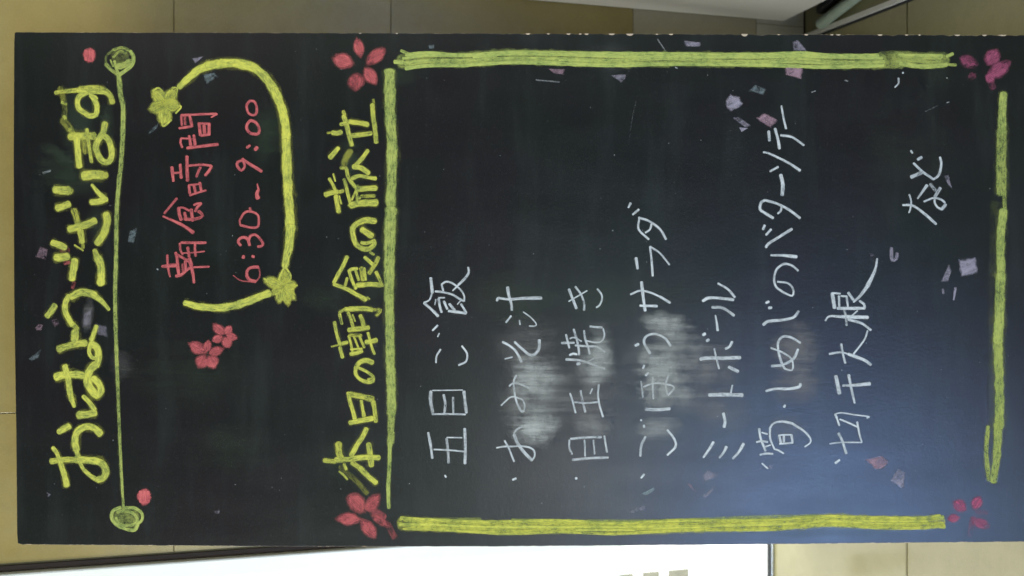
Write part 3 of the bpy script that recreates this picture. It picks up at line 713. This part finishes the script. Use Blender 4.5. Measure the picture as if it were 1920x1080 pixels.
blossom(T(1,3), [(680,455,830,610,130,.7),(930,460,820,600,100,.75),(595,648,795,655,100),(785,650,905,800,100),(850,610,1010,715,70,.6)], M['red'], 'red chalk blossom with a smeared petal', .9, extra="50@.3 990,690 1040,790;60@.5 830,560 900,600 960,640")
blossom(T(3,0), [(1425,430,1580,495,100,.85),(1725,362,1640,500,120,.85),(1822,458,1640,590,115),(1560,545,1500,600,80,.35),(1625,560,1700,610,80)], M['rose'], 'rose chalk blossom with a worn away petal', .72, extra="50@.25 1660,600 1690,660")
blossom(T(3,3), [(1380,515,1490,590,100),(1595,478,1535,585,90),(1335,652,1445,640,70,.85),(1525,655,1670,715,90,.7)], M['rose'], 'rose chalk blossom with a smeared lower petal', .66, extra="45@.4 1540,640 1525,700 1515,770;40@.2 1560,600 1640,610")
blossom(T(0,2), [(1408,408,1555,490,95),(1565,382,1550,490,65),(1682,455,1555,495,75),(1490,600,1545,500,105),(1620,605,1560,500,115)], M['red'], 'larger of the two small red chalk blossoms side by side', .92)
blossom(T(0,2), [(1598,268,1685,355,75),(1740,283,1685,350,65),(1785,382,1690,350,65),(1725,455,1680,360,80),(1588,402,1675,360,65)], M['red'], 'smaller of the two small red chalk blossoms side by side', .92)
# dots and rosettes
def disc(frame, cx, cy, rx, ry, mat, label, dens):
    ox, oy, k = frame; ch = Chalk()
    ch.patch([(ox+(cx+rx*math.cos(t*math.pi/9))/k, oy+(cy+ry*math.sin(t*math.pi/9))/k) for t in range(18)], dens)
    for j in (-.5, 0, .5):
        ch.stroke([(ox+(cx+rx*j)/k, oy+(cy-ry*.6)/k), (ox+(cx+rx*j)/k, oy+(cy+ry*.6)/k)], rx*.55/k, rx*.5/k, dens)
    return ch.build('chalk_dot', mat, label)
disc(T(0,0), 670, 415, 50, 57, M['red'], 'red chalk dot above the thin line', .9)
disc(T(0,3), 1083, 485, 54, 63, M['red'], 'red chalk dot below the thin line', .97)
parse(T(0,0), "120@.22 870,430 940,420;28@.8 885,560 830,520 795,480;18@.4 795,480 800,420 850,375;24@.6 850,375 920,358 980,385;30@1 980,385 1003,430 990,490 940,530 900,560;50@.8 880,500 930,490 975,460;24@.9 890,550 868,500 860,460;20@.6 850,430 900,385 950,400;14@.8 830,450 850,500", dens=.85).build('chalk_rosette', M['green'], 'scribbled rosette ending the thin line')
parse(T(0,3), "160@.5 900,640 1000,640;28 905,565 850,590 838,640 870,690 940,725 1010,735 1035,690;24 930,568 1010,570 1065,610 1065,660 1030,690;22@.9 880,600 930,590 1000,610 1030,660 980,700 900,690 870,640", dens=.85).build('chalk_rosette', M['green'], 'scribbled rosette at the far end of the thin line')

# pale leftovers of drawn petals
FL = [
 (T(0,0), 'lilac', .36, [(1438,440),(1530,420),(1500,450),(1465,475)]), (T(0,0), 'teal', .34, [(1520,560),(1610,540),(1638,580),(1550,630)]),
 (T(0,1), 'pink', .30, [(265,850),(300,770),(360,790),(345,870)]), (T(0,1), 'teal', .27, [(955,735),(975,650),(1030,630),(1005,745)]),
 (T(0,2), 'lilac', .22, [(630,190),(690,150),(680,300),(620,290)]), (T(0,2), 'teal', .24, [(215,530),(270,490),(310,460),(290,525),(240,545)]),
 (T(0,2), 'pink', .26, [(260,300),(290,270),(325,275),(310,320),(275,320)]),(T(0,2), 'lilac', .17, [(710,260),(800,290),(810,370),(730,350)]),
 (T(0,2), 'pink', .16, [(385,240),(430,225),(445,270),(410,295)]),
 (T(2,0), 'lilac', .42, [(1290,305),(1415,318),(1412,352),(1300,350)]), (T(2,0), 'pink', .36, [(268,515),(395,520),(385,562),(310,550)]),
 (T(2,0), 'lilac', .34, [(735,562),(855,558),(850,590),(818,620)]), (T(2,0), 'teal', .40, [(1775,680),(1822,635),(1905,672),(1885,715)]),
 (T(2,0), 'lilac', .70, [(1600,760),(1640,710),(1700,730),(1730,775),(1690,820),(1640,835),(1610,810)]),
 (T(2,0), 'lilac', .42, [(1648,880),(1700,878),(1790,942),(1750,958)]), (T(2,0), 'lilac', .7, [(1700,955),(1772,962),(1720,990)]),
 (T(2,0), 'pink', .62, [(1825,885),(1890,850),(1990,900),(1940,960)]), (T(3,0), 'pink', .72, [(130,500),(262,492),(245,590),(132,565)]),
 (T(3,0), 'lilac', .36, [(180,310),(225,300),(292,382),(190,380)]), (T(3,1), 'lilac', .68, [(1428,870),(1552,850),(1576,965),(1445,995)]),
 (T(3,1), 'lilac', .5, [(1295,1035),(1355,900),(1374,950),(1350,1030)]), (T(3,1), 'lilac', .34, [(1320,240),(1352,232),(1378,335),(1345,300)]),
 (T(3,3), 'pink', .52, [(725,205),(850,178),(908,222),(870,270),(810,282)]), (T(3,3), 'lilac', .62, [(918,365),(975,275),(1028,298),(1018,410),(992,422)]),
 (T(2,3), 'lilac', .40, [(1428,330),(1465,285),(1548,318),(1520,345),(1440,372)]), (T(3,1), 'lilac', .2, [(760,820),(800,830),(792,882),(770,870)]),
 (T(2,3), 'teal', .45, [(960,465),(1068,410),(1070,435),(1010,475)]), (T(2,3), 'lilac', .35, [(878,600),(925,570),(1015,548),(985,585),(890,615)]),
 (T(2,3), 'lilac', .28, [(1420,480),(1520,400),(1528,420),(1450,498)]), (T(2,3), 'pink', .28, [(1312,388),(1330,385),(1388,450),(1370,450)]),
 (T(1,0), 'teal', .28, [(1290,340),(1338,335),(1335,362),(1300,370)]), (T(0,3), 'lilac', .3, [(350,450),(382,470),(360,488)]),
 (T(0,3), 'lilac', .25, [(1600,590),(1650,588),(1645,612),(1615,612)]), (T(0,0), 'teal', .2, [(1100,990),(1190,925),(1180,960),(1120,1010)]),
 (E1, 'lilac', .22, [(320,740),(400,725),(370,810),(320,800)]), (E1, 'lilac', .2, [(150,800),(240,765),(240,790),(170,812)]),
]
for fr, mt, d, poly in FL:
    ox, oy, k = fr; ch = Chalk(); ch.patch([(ox+x/k, oy+y/k) for x, y in poly], d*.92); ch.patch([(ox+x/k+.8, oy+y/k-.6) for x, y in poly], d*.35)
    ch.build('chalk_flake', M[mt])
bits(T(3,0), "10:16 950,655 978,625 978,588;16 1008,546 1014,548;8@.4 325,692 355,682;7@.5 1340,772 1358,764;5@.3 1180,835 1280,790;10@.4 575,602 598,608;10@.5 1338,585 1344,586", 'chalk_fleck', M['white'], .8)
bits(T(3,1), "26@.45 925,780 930,870 960,860 968,820;20@.4 1310,1090 1315,1120;22:12@.6 1405,1080 1392,1170", 'chalk_fleck', M['lilac'], .9)
bits(T(0,1), "16@.4 325,218 378,200;12@.7 1180,938 1186,942", 'chalk_fleck', M['white'], .8)
bits(T(2,0), "10@.35 180,600 355,615;10 1225,505 1240,512;5@.2 930,760 900,900 875,1080;10@.35 1090,295 1150,380", 'chalk_fleck', M['white'], .6)
bits(T(2,1), "7@.5 766,82 770,84;7@.4 1214,288 1216,290;9@.4 752,648 758,650;3@.3 488,792 490,794", 'chalk_fleck', M['white'], .8)
bits(A3, "60@.5 330,590 400,575;55@.35 475,870 450,960;80@.28 280,400 390,390", 'chalk_fleck', M['red'], .8, 'faint red chalk left under the yellow writing')
# chips along the board's right edge where the pale core shows
for x, L, dp in ((990,9,2.2),(1028,6,1.6),(1066,8,2.2),(1088,6,1.8),(1100,8,2.4),(1147,12,2.4),(1181,14,3.6),(1232,5,1.6),(1258,9,2.0),(1396,13,4.0),(1460,5,1.6),(1512,8,2.0),(1560,6,1.6),(1572,9,1.8),(1650,10,2.2),(1700,7,1.6),(1724,5,1.8),(1795,12,2.0),(1846,9,2.2),(675,5,1.6),(744,4,1.6),(1880,16,2.0)):
    y0 = 60 + (x-26)*.0031
    pts = [(x-L*.5, y0-.4), (x-L*.32, y0+dp*.7), (x, y0+dp), (x+L*.3, y0+dp*.8), (x+L*.5, y0-.4)]
    v = [loc(px_, py_, .00008) for px_, py_ in pts] + [loc(px_, py_, -.0008) for px_, py_ in pts]
    m_ = len(pts)
    f = [tuple(range(m_))] + [(i_, (i_+1) % m_, m_+(i_+1) % m_, m_+i_) for i_ in range(m_)]
    o = mesh_obj('edge_chip', v, f, M['core']); place(o)
# scattered specks of chalk dust over the whole face (uncountable)
ch = Chalk(); rr = random.Random(11)
for k in range(240):
    x = rr.uniform(45, 1900); y = rr.uniform(80, 1000); s_ = rr.uniform(.5, 1.3)
    ch.stroke([(x, y), (x+rr.uniform(-1.5, 1.5), y+rr.uniform(-1.5, 1.5))], s_, s_, rr.uniform(.12, .5))
dust = ch.build('chalk_dust', M['white']); dust['kind'] = 'stuff'

# rubbed clouds
def smudge(cx, cy, rx, ry, mt, d, rot=0, z=.0009):
    c = Chalk(); ci = None; pts = []
    cr, sr = math.cos(rot), math.sin(rot)
    N_ = 24
    ci = c.add(loc(cx, cy, z), 0, 0, d, 1, 1, 0)
    for k in range(N_):
        t = 2*math.pi*k/N_; a = rx*math.cos(t); b = ry*math.sin(t)
        pts.append(c.add(loc(cx+a*cr-b*sr, cy+a*sr+b*cr, z), 0, 1, d, 1, 1, 0))
    for k in range(N_): c.f.append((ci, pts[k], pts[(k+1) % N_]))
    return c.build('chalk_smudge', M[mt])
SM = [(998,712,58,66,'smudge',0.84,0),(1002,800,62,46,'smudge',1.01,0),(1010,740,80,110,'smudge',0.31,0),(1118,690,44,74,'smudge',0.66,.15),(1124,640,34,52,'smudge',0.37,0),(1112,800,46,34,'smudge',0.30,0),
 (1246,606,62,32,'smudge',0.75,.1),(1240,700,66,74,'smudge',0.75,.0),(1268,655,78,60,'smudge',0.37,0),(1246,735,70,40,'smudge',0.48,0),(1236,802,56,30,'smudge',0.44,0),(1250,690,110,120,'smudge',0.18,0),
 (1325,690,76,80,'smudge2',.42,0),(1350,770,80,50,'smudge2',.36,.3),(1492,655,64,66,'smudge2',.48,0),(1490,722,60,50,'smudge2',.46,0),(1480,800,50,40,'smudge2',.2,0),
 (1112,790,52,60,'smudge2',.36,0),(965,740,40,110,'smudge2',.34,0),(1110,720,66,100,'smudge2',.34,0),(965,645,60,60,'smudge2',.26,0),(1010,700,60,150,'smudge2',.22,0),
 (130,330,90,60,'smudgeg',0.24,0),(150,235,50,80,'smudgeg',0.27,0),(660,300,36,60,'smudgeg',0.36,0),(500,250,50,80,'smudgeg',0.21,0),
 (750,140,50,30,'smudgeg',0.18,0),(350,700,160,90,'smudgeg',0.13,0),(960,560,120,70,'smudgeg',0.21,0),(1120,560,90,60,'smudgeg',0.15,0),
 (110,290,60,18,'smudgeg',0.30,.5),(200,235,20,60,'smudgeg',0.36,0),(180,420,30,60,'smudgeg',0.21,0),(230,680,30,40,'smudge2',.15,0),(165,590,14,44,'smudge2',.35,.1),(640,860,50,60,'smudgeg',0.18,0),(700,520,30,120,'smudgeg',0.21,0),(610,560,60,40,'smudgeg',0.15,0),(430,840,110,60,'smudgeg',0.12,0),(1240,560,200,90,'smudgeg',0.10,0),(1700,300,120,160,'smudgeg',0.10,0),(1560,1000,220,12,'smudgeg',0.24,0),
 (1760,140,40,40,'smudgeg',0.12,0),(1150,110,100,40,'smudge2',.06,0)]
for i, (cx, cy, rx, ry, mt, d, rot) in enumerate(SM):
    smudge(cx, cy, rx, ry, mt, d, rot, (.0009 if mt == 'smudge' else .00006) + i*.000004)
